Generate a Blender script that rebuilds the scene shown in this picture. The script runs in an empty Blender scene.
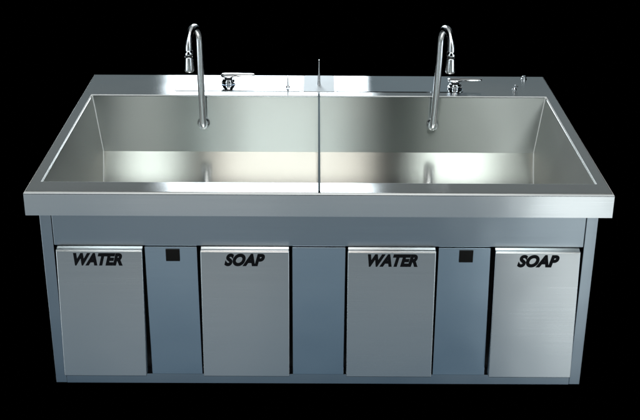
import bpy, bmesh, math
from mathutils import Vector, Matrix

scene = bpy.context.scene
COL = scene.collection
R = math.radians

# ------------------------------------------------------------------ camera
cam_d = bpy.data.cameras.new('camera')
cam = bpy.data.objects.new('camera', cam_d)
COL.objects.link(cam)
F_PX, TILT, ROLL, YAW = 1140.3, 0.4191, 0.0064, -0.0044
cam_d.sensor_width = 36.0
cam_d.lens = F_PX / 640.0 * 36.0
cam_d.clip_start, cam_d.clip_end = 0.05, 100.0
cam.location = (-0.0097, -2.6986, 1.1552)
fwd = Vector((0, math.cos(TILT), -math.sin(TILT)))
up = Vector((0, math.sin(TILT), math.cos(TILT)))
rt = Vector((1, 0, 0))
Mrot = Matrix((rt, up, -fwd)).transposed()
Mroll = Matrix.Rotation(ROLL, 3, 'Z')
Myaw = Matrix.Rotation(YAW, 3, 'Z')
cam.rotation_euler = (Myaw @ Mrot @ Mroll).to_euler()
scene.camera = cam

# ------------------------------------------------------------------ world, exposure
world = bpy.data.worlds.new('World')
scene.world = world
world.use_nodes = True
bg = world.node_tree.nodes['Background']
bg.inputs['Color'].default_value = (0, 0, 0, 1)
bg.inputs['Strength'].default_value = 0.0
scene.view_settings.view_transform = 'Standard'
scene.view_settings.look = 'None'
scene.view_settings.exposure = 0
scene.view_settings.gamma = 1
scene.cycles.max_bounces = 12
scene.cycles.glossy_bounces = 10


# ------------------------------------------------------------------ studio lamps
def softbox(name, loc, aim, sx, sy, radiance, color):
    """rectangular studio softbox; radiance = brightness of its face"""
    d = bpy.data.lights.new(name, 'AREA')
    d.shape = 'RECTANGLE'
    d.size, d.size_y = sx, sy
    d.energy = radiance * sx * sy * math.pi
    d.color = color
    o = bpy.data.objects.new(name, d)
    COL.objects.link(o)
    o.location = loc
    v = Vector(aim) - Vector(loc)
    o.rotation_euler = v.to_track_quat('-Z', 'Y').to_euler()
    return o


WARM, NEUT, COOL, BLUE = (1, .96, .91), (.95, 1, .98), (.84, .95, 1), (.50, .76, 1)
# overhead row: three boxes mirrored by the bowl floor
softbox('softbox_overhead', (-1.11, -1.4, 3.0), (-.6, .7, -.1), .38, 1.3, 9.0, NEUT)
softbox('softbox_overhead', (-0.17, -1.4, 3.0), (-.1, .7, -.1), 1.04, 1.3, 7.4, (1, .93, .87))
softbox('softbox_overhead', (0.92, -1.4, 3.0), (.5, .7, -.1), .46, 1.3, 11.5, NEUT)
# tall boxes behind the camera: mirrored by the back wall of the bowl
softbox('softbox_tall', (-0.25, -3.3, 2.4), (0, .7, -.1), 0.75, 2.8, 1.2, NEUT)
softbox('softbox_tall', (1.50, -3.3, 2.4), (.5, .7, -.1), .50, 2.8, 2.2, NEUT)
softbox('softbox_tall', (-1.25, -3.3, 2.4), (-.5, .7, -.1), .30, 2.8, 1.0, NEUT)
# behind and above the sink: mirrored in the deck and the rim
softbox('softbox_deck', (-0.28, 3.5, 1.15), (-.2, .4, 0), 1.12, 1.5, 7.0, (.88,.96,1))
softbox('softbox_deck', (0.0, 4.2, 0.85), (0, .4, 0), 5.0, .95, .26, (.74, .92, 1))
softbox('softbox_deck', (0.0, 4.2, 1.95), (0, .4, 0), 5.0, .80, .36, (.95, 1, .97))
# strip added over the front edge to light its highlight line
softbox('added_edge_fill', (0.0, 1.2, 3.0), (0, .3, 0), 3.4, 2.4, .45, NEUT)
# low in front, mirrored in doors and apron; wide boxes added for the reflected floor
softbox('softbox_front', (0.0, -2.6, -.97), (0, 0, -.3), 4.4, .66, .58, (.88, .97, 1))
softbox('softbox_front', (-0.62, -2.55, -1.15), (-.2, 0, -.3), .8, .5, .13, WARM)
softbox('softbox_front', (0.0, -2.6, -2.1), (0, 0, -.3), 4.4, 1.3, .27, BLUE)
softbox('softbox_front', (1.30, -2.5, -1.10), (.6, 0, -.2), .55, .55, 1.8, NEUT)
softbox('added_side_fill', (-2.9, -1.0, -.7), (-.37, .75, .1), 2.0, 1.4, 2.6, COOL)  # all side boxes added to brighten the faucet tubes
softbox('added_side_fill', (2.9, -1.0, -.7), (.37, .75, .1), 2.0, 1.4, 2.6, COOL)
softbox('added_side_fill', (-2.3, -2.1, 1.1), (0, .7, 0), .6, 2.6, 4.5, COOL)
softbox('added_side_fill', (2.3, -2.1, 1.1), (0, .7, 0), .6, 2.6, 4.5, COOL)


# ------------------------------------------------------------------ materials
def steel(name, color, a_across, a_along, noise=.35, bump=.03, wave=0):
    """brushed sheet steel, grain running horizontally: wide lobe across the grain, narrow along it"""
    m = bpy.data.materials.new(name)
    m.use_nodes = True
    nt = m.node_tree
    N, L = nt.nodes, nt.links
    N.remove(N['Principled BSDF'])
    b = N.new('ShaderNodeBsdfAnisotropic')
    b.distribution = 'BECKMANN'
    # alpha = r^2 ; along = alpha*(1-a) ; across = alpha/(1-a)
    alpha = math.sqrt(a_across * a_along)
    b.inputs['Anisotropy'].default_value = 1 - math.sqrt(a_along / a_across)
    L.new(b.outputs[0], N['Material Output'].inputs['Surface'])
    t = N.new('ShaderNodeCombineXYZ')
    t.inputs[0].default_value, t.inputs[1].default_value, t.inputs[2].default_value = 1, .02, 0
    L.new(t.outputs[0], b.inputs['Tangent'])
    tc = N.new('ShaderNodeTexCoord')
    mp = N.new('ShaderNodeMapping')
    mp.inputs['Scale'].default_value = (3, 420, 420)
    L.new(tc.outputs['Object'], mp.inputs['Vector'])
    n1 = N.new('ShaderNodeTexNoise')
    n1.inputs['Scale'].default_value = 1.0
    n1.inputs['Detail'].default_value = 3
    L.new(mp.outputs[0], n1.inputs['Vector'])
    n2 = N.new('ShaderNodeTexNoise')
    n2.inputs['Scale'].default_value = 3.5
    n2.inputs['Detail'].default_value = 5
    L.new(tc.outputs['Object'], n2.inputs['Vector'])
    r = math.sqrt(alpha)
    s_ = N.new('ShaderNodeMath'); s_.operation = 'ADD'
    L.new(n1.outputs['Fac'], s_.inputs[0]); L.new(n2.outputs['Fac'], s_.inputs[1])
    c = N.new('ShaderNodeMath'); c.operation = 'MULTIPLY_ADD'
    L.new(s_.outputs[0], c.inputs[0]); c.inputs[1].default_value = r * noise / 2
    c.inputs[2].default_value = r * (1 - noise / 2)
    L.new(c.outputs[0], b.inputs['Roughness'])
    # faint tone drift of the sheet
    mx = N.new('ShaderNodeMix'); mx.data_type = 'RGBA'
    mx.inputs['A'].default_value = (*[v * .94 for v in color], 1)
    mx.inputs['B'].default_value = (*[min(v * 1.06, 1) for v in color], 1)
    L.new(n2.outputs['Fac'], mx.inputs['Factor'])
    L.new(mx.outputs['Result'], b.inputs['Color'])
    bp = N.new('ShaderNodeBump')
    bp.inputs['Strength'].default_value = bump
    bp.inputs['Distance'].default_value = .0005
    L.new(n1.outputs['Fac'], bp.inputs['Height'])
    L.new(bp.outputs[0], b.inputs['Normal'])
    if wave:                                 # slight oil-canning of the sheet
        n3 = N.new('ShaderNodeTexNoise')
        n3.inputs['Scale'].default_value = 5.0
        n3.inputs['Detail'].default_value = 1
        L.new(tc.outputs['Object'], n3.inputs['Vector'])
        b3 = N.new('ShaderNodeBump')
        b3.inputs['Strength'].default_value = wave
        b3.inputs['Distance'].default_value = .006
        L.new(n3.outputs['Fac'], b3.inputs['Height'])
        L.new(b3.outputs[0], bp.inputs['Normal'])
    return m


def plain(name, color, rough, metal=0.0, noise=.15, spec=.5):
    m = bpy.data.materials.new(name)
    m.use_nodes = True
    nt = m.node_tree
    N, L = nt.nodes, nt.links
    b = N['Principled BSDF']
    b.inputs['Base Color'].default_value = (*color, 1)
    b.inputs['Metallic'].default_value = metal
    b.inputs['Specular IOR Level'].default_value = spec
    n = N.new('ShaderNodeTexNoise')
    n.inputs['Scale'].default_value = 30
    tc = N.new('ShaderNodeTexCoord')
    L.new(tc.outputs['Object'], n.inputs['Vector'])
    a = N.new('ShaderNodeMath'); a.operation = 'MULTIPLY_ADD'
    L.new(n.outputs['Fac'], a.inputs[0]); a.inputs[1].default_value = rough * noise
    a.inputs[2].default_value = rough * (1 - noise / 2)
    L.new(a.outputs[0], b.inputs['Roughness'])
    return m


M_BOWL = steel('brushed steel bowl walls', (.60, .63, .61), .34, .020, noise=.10, bump=.002)
M_FLOOR = steel('brushed steel bowl floor', (.64, .64, .62), .08, .017, noise=.2, bump=.006)
M_RIM = steel('brushed steel rim', (.60, .62, .63), .09, .03, wave=.3)
M_PLATE = steel('polished steel plate', (.66, .68, .70), .014, .012)
M_DULL_PAD = steel('dull steel pad for reflection gap', (.66, .69, .71), .5, .5, bump=.01)
M_FRAME = steel('brushed steel cabinet', (.43, .48, .52), .16, .06, wave=.4)
M_DOOR = steel('brushed steel door', (.57, .59, .60), .14, .045, noise=.28, bump=.012, wave=.3)
M_PANEL = steel('brushed steel panel', (.49, .58, .65), .16, .06, wave=.4)
M_TUBE = steel('polished steel tube', (.90, .92, .95), .16, .02, noise=.1, bump=.002)
M_SIDE_SHADE = steel('brushed steel bowl sides shaded', (.44, .44, .425), .32, .32, bump=.01)  # same steel as the walls, colour darkened to shade the sides
M_WELD_HILITE = steel('ground steel weld and edge highlight', (.90, .92, .92), .5, .5, bump=.02)
M_LIP = steel('pale lip steel for highlight', (.80, .81, .80), .20, .05, noise=.2)
M_EDGE = steel('dark divider steel', (.035, .042, .045), .2, .1)
M_CHROME = plain('chrome', (.82, .84, .87), .06, 1)
M_BLACK = plain('black enamel lettering', (.003, .003, .004), .5, spec=.12)
M_SENSOR = plain('black sensor glass', (.006, .005, .004), .3, spec=.15)
M_DARK = plain('cabinet gap shade', (.006, .006, .007), .8)
M_RUBBER = plain('black rubber', (.01, .01, .012), .5)


# ------------------------------------------------------------------ mesh helpers
def link(name, bm, mat, parent=None, smooth=30):
    me = bpy.data.meshes.new(name)
    bmesh.ops.recalc_face_normals(bm, faces=bm.faces[:]) if smooth != 'open' else None
    bm.to_mesh(me)
    bm.free()
    me.materials.append(mat)
    me.shade_smooth()
    if smooth != 'open':
        me.set_sharp_from_angle(angle=R(smooth))
    else:
        me.set_sharp_from_angle(angle=R(50))
    o = bpy.data.objects.new(name, me)
    COL.objects.link(o)
    wn = o.modifiers.new('weighted normals', 'WEIGHTED_NORMAL')
    wn.keep_sharp = True
    if parent is not None:
        o.parent = parent
    return o


def add_hull8(bm, P):
    """box from 8 corners: bottom loop then top loop"""
    v = [bm.verts.new(p) for p in P]
    for f in ((3, 2, 1, 0), (4, 5, 6, 7), (0, 1, 5, 4), (1, 2, 6, 5), (2, 3, 7, 6), (3, 0, 4, 7)):
        bm.faces.new([v[i] for i in f])
    return v


def add_box(bm, x0, x1, y0, y1, z0, z1, bev=0, seg=2):
    b2 = bmesh.new()
    add_hull8(b2, [(x0, y0, z0), (x1, y0, z0), (x1, y1, z0), (x0, y1, z0),
                   (x0, y0, z1), (x1, y0, z1), (x1, y1, z1), (x0, y1, z1)])
    if bev:
        bmesh.ops.bevel(b2, geom=b2.edges[:], offset=bev, segments=seg, profile=.5, affect='EDGES')
    merge(bm, b2)


def merge(bm, b2):
    me = bpy.data.meshes.new('tmp')
    b2.to_mesh(me)
    b2.free()
    bm.from_mesh(me)
    bpy.data.meshes.remove(me)


def add_tube(bm, pts, radii, n=24, caps=True):
    pts = [Vector(p) for p in pts]
    rings = []
    prev = None
    for i, p in enumerate(pts):
        a = pts[max(i - 1, 0)]
        b = pts[min(i + 1, len(pts) - 1)]
        t = (b - a).normalized()
        if prev is None:
            s = t.orthogonal().normalized()
        else:
            s = (prev - t * prev.dot(t)).normalized()
        prev = s
        u = t.cross(s)
        r = radii[i] if isinstance(radii, (list, tuple)) else radii
        rings.append([bm.verts.new(p + (s * math.cos(k * 2 * math.pi / n) + u * math.sin(k * 2 * math.pi / n)) * r)
                      for k in range(n)])
    for i in range(len(rings) - 1):
        for k in range(n):
            bm.faces.new((rings[i][k], rings[i][(k + 1) % n], rings[i + 1][(k + 1) % n], rings[i + 1][k]))
    if caps:
        bm.faces.new(rings[0][::-1])
        bm.faces.new(rings[-1])


def add_lathe(bm, prof, base, axis, n=32):
    """prof: (distance along axis, radius)"""
    base, axis = Vector(base), Vector(axis).normalized()
    s = axis.orthogonal().normalized()
    u = axis.cross(s)
    rings = []
    for d, r in prof:
        rings.append([bm.verts.new(base + axis * d + (s * math.cos(k * 2 * math.pi / n) + u * math.sin(k * 2 * math.pi / n)) * max(r, 1e-4))
                      for k in range(n)])
    for i in range(len(rings) - 1):
        for k in range(n):
            bm.faces.new((rings[i][k], rings[i][(k + 1) % n], rings[i + 1][(k + 1) % n], rings[i + 1][k]))
    bm.faces.new(rings[0][::-1])
    bm.faces.new(rings[-1])


def rounded_plate(bm, x0, x1, y0, y1, z0, z1, r, bev=.0012, n=8):
    b2 = bmesh.new()
    pts = []
    for cx, cy, a0 in ((x1 - r, y1 - r, 0), (x0 + r, y1 - r, 90), (x0 + r, y0 + r, 180), (x1 - r, y0 + r, 270)):
        for k in range(n + 1):
            a = R(a0 + 90 * k / n)
            pts.append((cx + r * math.cos(a), cy + r * math.sin(a)))
    lo = [b2.verts.new((x, y, z0)) for x, y in pts]
    hi = [b2.verts.new((x, y, z1)) for x, y in pts]
    m = len(pts)
    b2.faces.new(lo[::-1])
    top = b2.faces.new(hi)
    for i in range(m):
        b2.faces.new((lo[i], lo[(i + 1) % m], hi[(i + 1) % m], hi[i]))
    if bev:
        bmesh.ops.bevel(b2, geom=list(top.edges), offset=bev, segments=2, profile=.5, affect='EDGES')
    merge(bm, b2)


# ------------------------------------------------------------------ dimensions
HW, D = .762, 1.0157              # half width and depth of the top
AI, YF, YB = .7294, .0717, .7968  # bowl opening
LIP = .066
CW, CY, CB = .7305, .0143, .5844  # cabinet half width, front plane, bottom

sink = bpy.data.objects.new('scrub_sink', None)
COL.objects.link(sink)
sink.location = (0, .5, -CB)
sink['label'] = 'wide stainless steel surgical scrub sink with two gooseneck faucets and WATER and SOAP knee panels'
sink['category'] = 'scrub sink'
bpy.context.view_layer.update()
INV = Matrix.Translation((0, -.5, CB))


def part(name, bm, mat, parent=None, label=None, smooth=30):
    o = link(name, bm, mat, None, smooth)
    p = parent or sink
    o.parent = p
    o.matrix_parent_inverse = INV          # geometry is written in scene coordinates
    if p is not sink:
        o.matrix_parent_inverse = Matrix.Identity(4)
    if label:
        o['label'] = label
    return o


# ------------------------------------------------------------------ rim: deck, front and side ledges, apron
bm = bmesh.new()


def rect(x, y0, y1, z):
    return [bm.verts.new(p) for p in ((-x, y0, z), (x, y0, z), (x, y1, z), (-x, y1, z))]


loops = [rect(HW - .030, .030, D - .03, -LIP + .0), rect(HW, 0, D, -LIP), rect(HW, 0, D, 0),
         rect(AI, YF, YB, 0), rect(AI, YF + .0004, YB - .0004, -.006)]
for i in range(len(loops) - 1):
    for k in range(4):
        bm.faces.new((loops[i][k], loops[i][(k + 1) % 4], loops[i + 1][(k + 1) % 4], loops[i + 1][k]))
bmesh.ops.recalc_face_normals(bm, faces=bm.faces[:])
bm.normal_update()
sharp = []
for e in bm.edges:
    z = {round(v.co.z, 4) for v in e.verts}
    if len(e.link_faces) == 2 and z == {0.0}:
        d = abs(e.calc_face_angle(0))
        if d > .3:
            sharp.append(e)
outer = [e for e in sharp if all(abs(v.co.x) > HW - .001 or v.co.y < .001 or v.co.y > D - .001 for v in e.verts)]
inner = [e for e in sharp if e not in outer]
bmesh.ops.bevel(bm, geom=outer, offset=.0065, segments=5, profile=.5, affect='EDGES')
inner = [e for e in inner if e.is_valid]
bmesh.ops.bevel(bm, geom=inner, offset=.0022, segments=3, profile=.5, affect='EDGES')
bm.normal_update()
for f in bm.faces:                       # folded edges get paler, rougher steel to carry the edge highlight
    n = f.normal
    f.material_index = 0 if max(abs(n.x), abs(n.y), abs(n.z)) > .98 or abs(n.z) < .1 else 1
part('rim', bm, M_RIM, smooth=60).data.materials.append(M_WELD_HILITE)

# ------------------------------------------------------------------ bowl
bm = bmesh.new()
SL = .20
bx, by, bz = .7036, .777, -.187
fy = .11
fx, fz = bx - .159 * (by - fy), bz - SL * (by - fy)
TZ = -.005
T = dict(fl=(-AI, YF, TZ), fr=(AI, YF, TZ), br=(AI, YB, TZ), bl=(-AI, YB, TZ))
B = dict(fl=(-fx, fy, fz), fr=(fx, fy, fz), br=(bx, by, bz), bl=(-bx, by, bz))


def patch(a, b, c, d, n=10):
    a, b, c, d = map(Vector, (a, b, c, d))
    g = [[bm.verts.new((a * (1 - s) + b * s) * (1 - t) + (d * (1 - s) + c * s) * t)
          for s in [i / n for i in range(n + 1)]] for t in [j / n for j in range(n + 1)]]
    for j in range(n):
        for i in range(n):
            bm.faces.new((g[j][i], g[j][i + 1], g[j + 1][i + 1], g[j + 1][i]))


patch(B['fl'], B['fr'], B['br'], B['bl'])
patch(B['bl'], B['br'], T['br'], T['bl'])
patch(B['fr'], B['fl'], T['fl'], T['fr'])
patch(B['fl'], B['bl'], T['bl'], T['fl'])
patch(B['br'], B['fr'], T['fr'], T['br'])
bmesh.ops.remove_doubles(bm, verts=bm.verts[:], dist=1e-4)
bmesh.ops.recalc_face_normals(bm, faces=bm.faces[:])
bmesh.ops.solidify(bm, geom=bm.faces[:], thickness=.0015)
for f in bm.faces:                       # grain of the bottom sheet differs; side walls take the shade-darkened steel
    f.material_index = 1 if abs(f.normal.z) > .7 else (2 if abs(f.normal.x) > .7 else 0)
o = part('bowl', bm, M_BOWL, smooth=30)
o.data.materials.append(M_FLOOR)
o.data.materials.append(M_SIDE_SHADE)
#                                       ground weld seams up the corners and along the bottom of the side walls
for sx in (-1, 1):
    bm = bmesh.new()
    q = [(sx * AI, YB, -.004), (sx * bx, by, bz), (sx * fx, fy, fz), (sx * AI, YF, -.004)]
    add_tube(bm, [q[0], Vector(q[1]).lerp(Vector(q[0]), .02), Vector(q[1]).lerp(Vector(q[2]), .01), q[2], q[3]], .0045, 12)
    part('weld_seam', bm, M_WELD_HILITE, o, smooth=50)

# slim divider rail across the opening, with an upright fin at the back
def slab(name, prof, t, mat, parent=None, label=None):
    bm = bmesh.new()
    lo = [bm.verts.new((-t, y, z)) for y, z in prof]
    hi = [bm.verts.new((t, y, z)) for y, z in prof]
    bm.faces.new(lo)
    bm.faces.new(hi[::-1])
    m = len(prof)
    for i in range(m):
        bm.faces.new((lo[i], hi[i], hi[(i + 1) % m], lo[(i + 1) % m]))
    bmesh.ops.triangulate(bm, faces=[f for f in bm.faces if len(f.verts) > 4])
    return part(name, bm, mat, parent, label=label)


dv = slab('divider', [(.003, .0006), (.003, .006), (.2, .012), (.62, .020), (.70, .012), (YB + .010, .004), (YB + .010, .0006),
                      (YB - .001, .0006), (YB - .001, -.010), (YF + .001, -.010), (YF + .001, .0006)], .0029, M_EDGE,
          label='slim dark divider rail crossing the bowl between the two stations')
bm = bmesh.new()
for k, (z, w, d_) in enumerate([(.0008, .0060, .012), (.004, .0048, .010), (.02, .0042, .008), (.05, .0036, .007), (.07, .0028, .006), (.084, .0012, .003)]):
    ring = [bm.verts.new((w * math.cos(a), .915 + d_ * math.sin(a), z)) for a in [2 * math.pi * q / 16 for q in range(16)]]
    if k:
        for q in range(16):
            bm.faces.new((prev[q], prev[(q + 1) % 16], ring[(q + 1) % 16], ring[q]))
    else:
        bm.faces.new(ring[::-1])
    prev = ring
bm.faces.new(prev)
part('fin', bm, M_TUBE, label='short pointed chrome fin standing on the deck behind the divider', smooth=50)

# ------------------------------------------------------------------ cabinet
bm = bmesh.new()
ZT, ZB = -LIP + .004, -CB
RX = .6985
add_box(bm, -RX, RX, CY, .052, -.1585, ZT, .0015)                    # top rail
add_box(bm, -RX - .0018, RX + .0018, CY, .052, ZB, -.5535, .0008)                    # bottom rail
for s in (-1, 1):
    a, b = sorted((s * (RX + .002), s * CW))
    add_box(bm, a, b, CY + .0006, .052, ZB, ZT, .0015)                 # corner post
    a, b = sorted((s * (CW - .004), s * (CW - .0005)))
    add_box(bm, a, b, .0524, D - .05, ZB, ZT, .0008)                   # side sheet
add_box(bm, -RX, RX, D - .08, D - .05, ZB, ZT - .001, .001)         # back
cab = part('cabinet', bm, M_FRAME)
bm = bmesh.new()  # dark sheets behind the door gaps, shade put into their colour
add_box(bm, -RX - .001, RX + .001, .053, .060, ZB + .002, ZT - .002)
add_box(bm, -RX - .001, RX + .001, .060, D - .082, ZB + .002, ZB + .006)
part('gap_shade_sheet', bm, M_DARK, cab)


# ------------------------------------------------------------------ lettering
def lettering(word, x0, x1, z0, z1, y_at, parent):
    cu = bpy.data.curves.new('lettering', 'FONT')
    cu.body = word
    cu.size = 1
    cu.offset = .058
    cu.shear = .30
    cu.extrude = .01
    cu.space_character = 1.04
    cu.resolution_u = 6
    o = bpy.data.objects.new('tmp', cu)
    COL.objects.link(o)
    dg = bpy.context.evaluated_depsgraph_get()
    me = bpy.data.meshes.new_from_object(o.evaluated_get(dg))
    bpy.data.objects.remove(o)
    xs = [v.co.x for v in me.vertices]
    ys = [v.co.y for v in me.vertices]
    ax, bx_, ay, by_ = min(xs), max(xs), min(ys), max(ys)
    for v in me.vertices:
        x = x0 + (v.co.x - ax) / (bx_ - ax) * (x1 - x0)
        z = z0 + (v.co.y - ay) / (by_ - ay) * (z1 - z0)
        v.co = Vector((x, y_at(z) - .0006 - v.co.z * .04, z))
    me.materials.clear()
    me.materials.append(M_BLACK)
    l = bpy.data.objects.new('lettering', me)
    COL.objects.link(l)
    l.parent = parent
    return l


# knee doors: top lip stands proud, foot swung forward a little
YT, YBT = -.004, -.030
Z1, Z0 = -.1632, -.5345


def door(x0, x1, word, tx0, tx1, label, f0=1.004, f1=1.004):
    bm = bmesh.new()
    add_hull8(bm, [(x0 * f0, YBT, Z0), (x1 * f1, YBT, Z0), (x1 * f1, YBT + .030, Z0), (x0 * f0, YBT + .030, Z0),
                   (x0, YT, Z1), (x1, YT, Z1), (x1, .016, Z1 + .0005), (x0, .016, Z1 + .0005)])
    bmesh.ops.bevel(bm, geom=bm.edges[:], offset=.0022, segments=3, profile=.5, affect='EDGES')
    d = part('door', bm, M_DOOR, label=label)
    bm = bmesh.new()
    a, b, lo = x0 + .0008, x1 - .0008, Z1 - .0048  # lip lightened and sloped to hold the highlight of the door top
    add_hull8(bm, [(a, YT - .0014, lo), (b, YT - .0014, lo), (b, .0138, lo + .0006), (a, .0138, lo + .0006),
                   (a, YT - .0010, lo + .0016), (b, YT - .0010, lo + .0016), (b, .0138, Z1 + .0034), (a, .0138, Z1 + .0034)])
    bmesh.ops.bevel(bm, geom=bm.edges[:], offset=.0007, segments=2, profile=.5, affect='EDGES')
    part('lip', bm, M_LIP, d, label='folded lip along the top of the knee panel, paler to carry its highlight')
    yat = lambda z: YT + (Z1 - z) / (Z1 - Z0) * (YBT - YT)
    lettering(word, tx0, tx1, -.2072, -.1718, yat, d)
    return d


door(-.6915, -.4650, 'WATER', -.6465, -.5180, 'leftmost knee panel lettered WATER', 1.004, 1.010)
door(-.3120, -.0785, 'SOAP', -.2495, -.1420, 'knee panel lettered SOAP left of centre')
door(.0762, .3085, 'WATER', .1290, .2610, 'knee panel lettered WATER right of centre')
door(.4650, .6890, 'SOAP', .5240, .6345, 'rightmost knee panel lettered SOAP')


def narrow(x0, x1, k, sx=None, label=None):
    bm = bmesh.new()
    y0, y1 = .0105, .030
    add_hull8(bm, [(x0 * k[0], y0, -.5525), (x1 * k[1], y0, -.5525), (x1 * k[1], y1, -.5525), (x0 * k[0], y1, -.5525),
                   (x0, y0, -.1605), (x1, y0, -.1605), (x1, y1, -.1605), (x0, y1, -.1605)])
    bmesh.ops.bevel(bm, geom=bm.edges[:], offset=.0015, segments=2, profile=.5, affect='EDGES')
    p = part('panel', bm, M_PANEL, label=label)
    if sx:
        bm = bmesh.new()
        add_box(bm, sx - .0185, sx + .0185, .0070, .0102, -.2010, -.1665, .0012)
        s = part('sensor_window', bm, M_SENSOR, p)
    return p


narrow(-.4605, -.3225, (1.0, .995), -.3865, 'narrow bluish panel with a black sensor window between WATER and SOAP on the left')
narrow(-.0705, .0705, (1, 1), None, 'plain narrow centre panel without a sensor')
narrow(.3165, .4540, (1.004, 1.018), .3900, 'narrow bluish panel with a black sensor window between WATER and SOAP on the right')

# ------------------------------------------------------------------ deck plates
for x0, x1 in ((-.47, -.0525), (.0525, .47)):
    bm = bmesh.new()
    rounded_plate(bm, x0, x1, .838, 1.004, .0002, .0016, .014, .0006)
    part('deck_plate', bm, M_PLATE)


bm = bmesh.new()
rounded_plate(bm, -.0505, .0505, .836, 1.006, .0002, .0020, .004)  # pad added to dull the white reflection between the deck plates
part('reflection_break_pad', bm, M_DULL_PAD, label='added dull steel pad under the fin, dimming the deck reflection')


# ------------------------------------------------------------------ faucets
def arc_path(ax, ay, az_top, bx_, by_, z_low_b, n=18):
    """half ring from (ax, ay) over the top to (bx_, by_)"""
    a, b = Vector((ax, ay, 0)), Vector((bx_, by_, 0))
    c, h = (a + b) / 2, (b - a) / 2
    r = h.length
    out = []
    for k in range(n + 1):
        t = math.pi * k / n
        p = c - h * math.cos(t)
        out.append((p.x, p.y, az_top - r * 1.15 + r * 1.15 * math.sin(t)))
    return out


def faucet(x, sgn, lean, label):
    """sgn: side the spout turns to"""
    RY = .757
    wy = YB - .0125
    zf = -.092
    rx = x + lean
    hx, hy = rx + sgn * .024, .668
    arc = arc_path(rx, RY, .243, hx, hy, .17)
    pts = [(x, wy - .004, zf)]
    for k in range(7):                     # elbow out of the wall
        t = k / 6 * math.pi / 2
        pts.append((x, wy - .008 - .016 * math.sin(t), zf + .016 * (1 - math.cos(t))))
    pts += [(x + lean * .2, RY, -.03), (x + lean * .5, RY, .04), (x + lean * .9, RY, .13)]
    pts += arc
    pts += [(hx, hy, .172)]
    r = .0108
    bm = bmesh.new()
    add_tube(bm, pts, r, 28)
    sp = part('faucet', bm, M_TUBE, label=label, smooth=50)
    bm = bmesh.new()
    add_lathe(bm, [(0, .0225), (.004, .0225), (.010, .0195), (.014, .0155), (.024, .0150), (.0255, .0118)],
              (x, wy + .010, zf), (0, -1, .02))
    part('flange', bm, M_TUBE, sp, smooth=40)
    bm = bmesh.new()
    add_lathe(bm, [(0, .010), (.003, .0128), (.012, .0135), (.015, .0128)], (hx, hy, .186), (0, 0, -1))
    part('collar', bm, M_CHROME, sp, smooth=40)
    bm = bmesh.new()
    add_lathe(bm, [(0, .0110), (.006, .0110)], (hx, hy, .1708), (0, 0, -1))
    part('seal', bm, M_RUBBER, sp, smooth=40)
    bm = bmesh.new()
    add_lathe(bm, [(0, .0115), (.002, .0128), (.020, .0140), (.038, .0152), (.044, .0145), (.0465, .0125), (.0468, .0095), (.043, .009)],
              (hx, hy, .1646), (0, 0, -1))
    part('spray_head', bm, M_TUBE, sp, smooth=40)


faucet(-.3722, -1, -.002, 'left gooseneck faucet rising from the bowl wall')
faucet(.3680, 1, .010, 'right gooseneck faucet rising from the bowl wall')


def valve(x, y, dirv, label):
    bm = bmesh.new()
    add_lathe(bm, [(0, .0235), (.004, .0235), (.005, .0205), (.010, .0200), (.0135, .0185), (.0150, .014)], (x, y, .003), (0, 0, 1))
    v = part('mixer_valve', bm, M_CHROME, label=label, smooth=40)
    # dark collar under the lever
    bm = bmesh.new()
    add_lathe(bm, [(0, .0135), (.006, .0135)], (x, y, .0175), (0, 0, 1))
    part('seal', bm, M_RUBBER, v)
    bm = bmesh.new()
    d = Vector(dirv).normalized()
    s = Vector((-d.y, d.x, 0)).normalized()
    rings = []
    for k, (u, w, h, z) in enumerate([(-.024, .010, .003, .0465), (-.020, .016, .006, .046), (-.008, .020, .0075, .0455), (.010, .0195, .0070, .046),
                                      (.026, .0135, .0062, .047), (.050, .0115, .0052, .0475), (.074, .0105, .0048, .048),
                                      (.083, .0090, .0040, .048), (.0865, .005, .002, .048)]):
        c = Vector((x, y, z - .0170)) + d * u
        rings.append([bm.verts.new(c + s * w * math.cos(a) + Vector((0, 0, 1)) * h * math.sin(a))
                      for a in [2 * math.pi * q / 20 for q in range(20)]])
    for i in range(len(rings) - 1):
        for q in range(20):
            bm.faces.new((rings[i][q], rings[i][(q + 1) % 20], rings[i + 1][(q + 1) % 20], rings[i + 1][q]))
    bm.faces.new(rings[0][::-1])
    bm.faces.new(rings[-1])
    part('lever', bm, M_CHROME, v, smooth=40)


valve(-.2990, .918, (1, .0, 0), 'left mixer valve with its lever pointing right')
valve(.4460, .880, (1, -.05, 0), 'right mixer valve with its lever pointing right')


def nozzle(x, y, h, dx, dy, label):
    bm = bmesh.new()
    add_lathe(bm, [(0, .0070), (.002, .0070), (.004, .0050), (.008, .0034)], (x, y, .003 if abs(x) < .47 else 0), (0, 0, 1))
    n = part('soap_spout', bm, M_CHROME, label=label, smooth=40)
    bm = bmesh.new()
    pts = [(x, y, .010), (x, y, h * .7), (x + dx * .15, y + dy * .15, h * .93), (x + dx * .45, y + dy * .45, h), (x + dx, y + dy, h * .93)]
    add_tube(bm, pts, [.0028, .0026, .0026, .0025, .0022], 12)
    part('tube', bm, M_CHROME, n, smooth=50)


nozzle(-.1015, .872, .045, .001, -.028, 'slim upright soap spout left of the divider')
nozzle(.6400, .872, .014, .008, -.010, 'short soap spout at the right end of the deck')
bm = bmesh.new()
add_lathe(bm, [(0, .0095), (.002, .0095), (.003, .0075), (.009, .0070), (.011, .0050)], (.690, .985, 0), (0, 0, 1))
part('cap', bm, M_CHROME, label='small round steel cap near the right back corner', smooth=40)
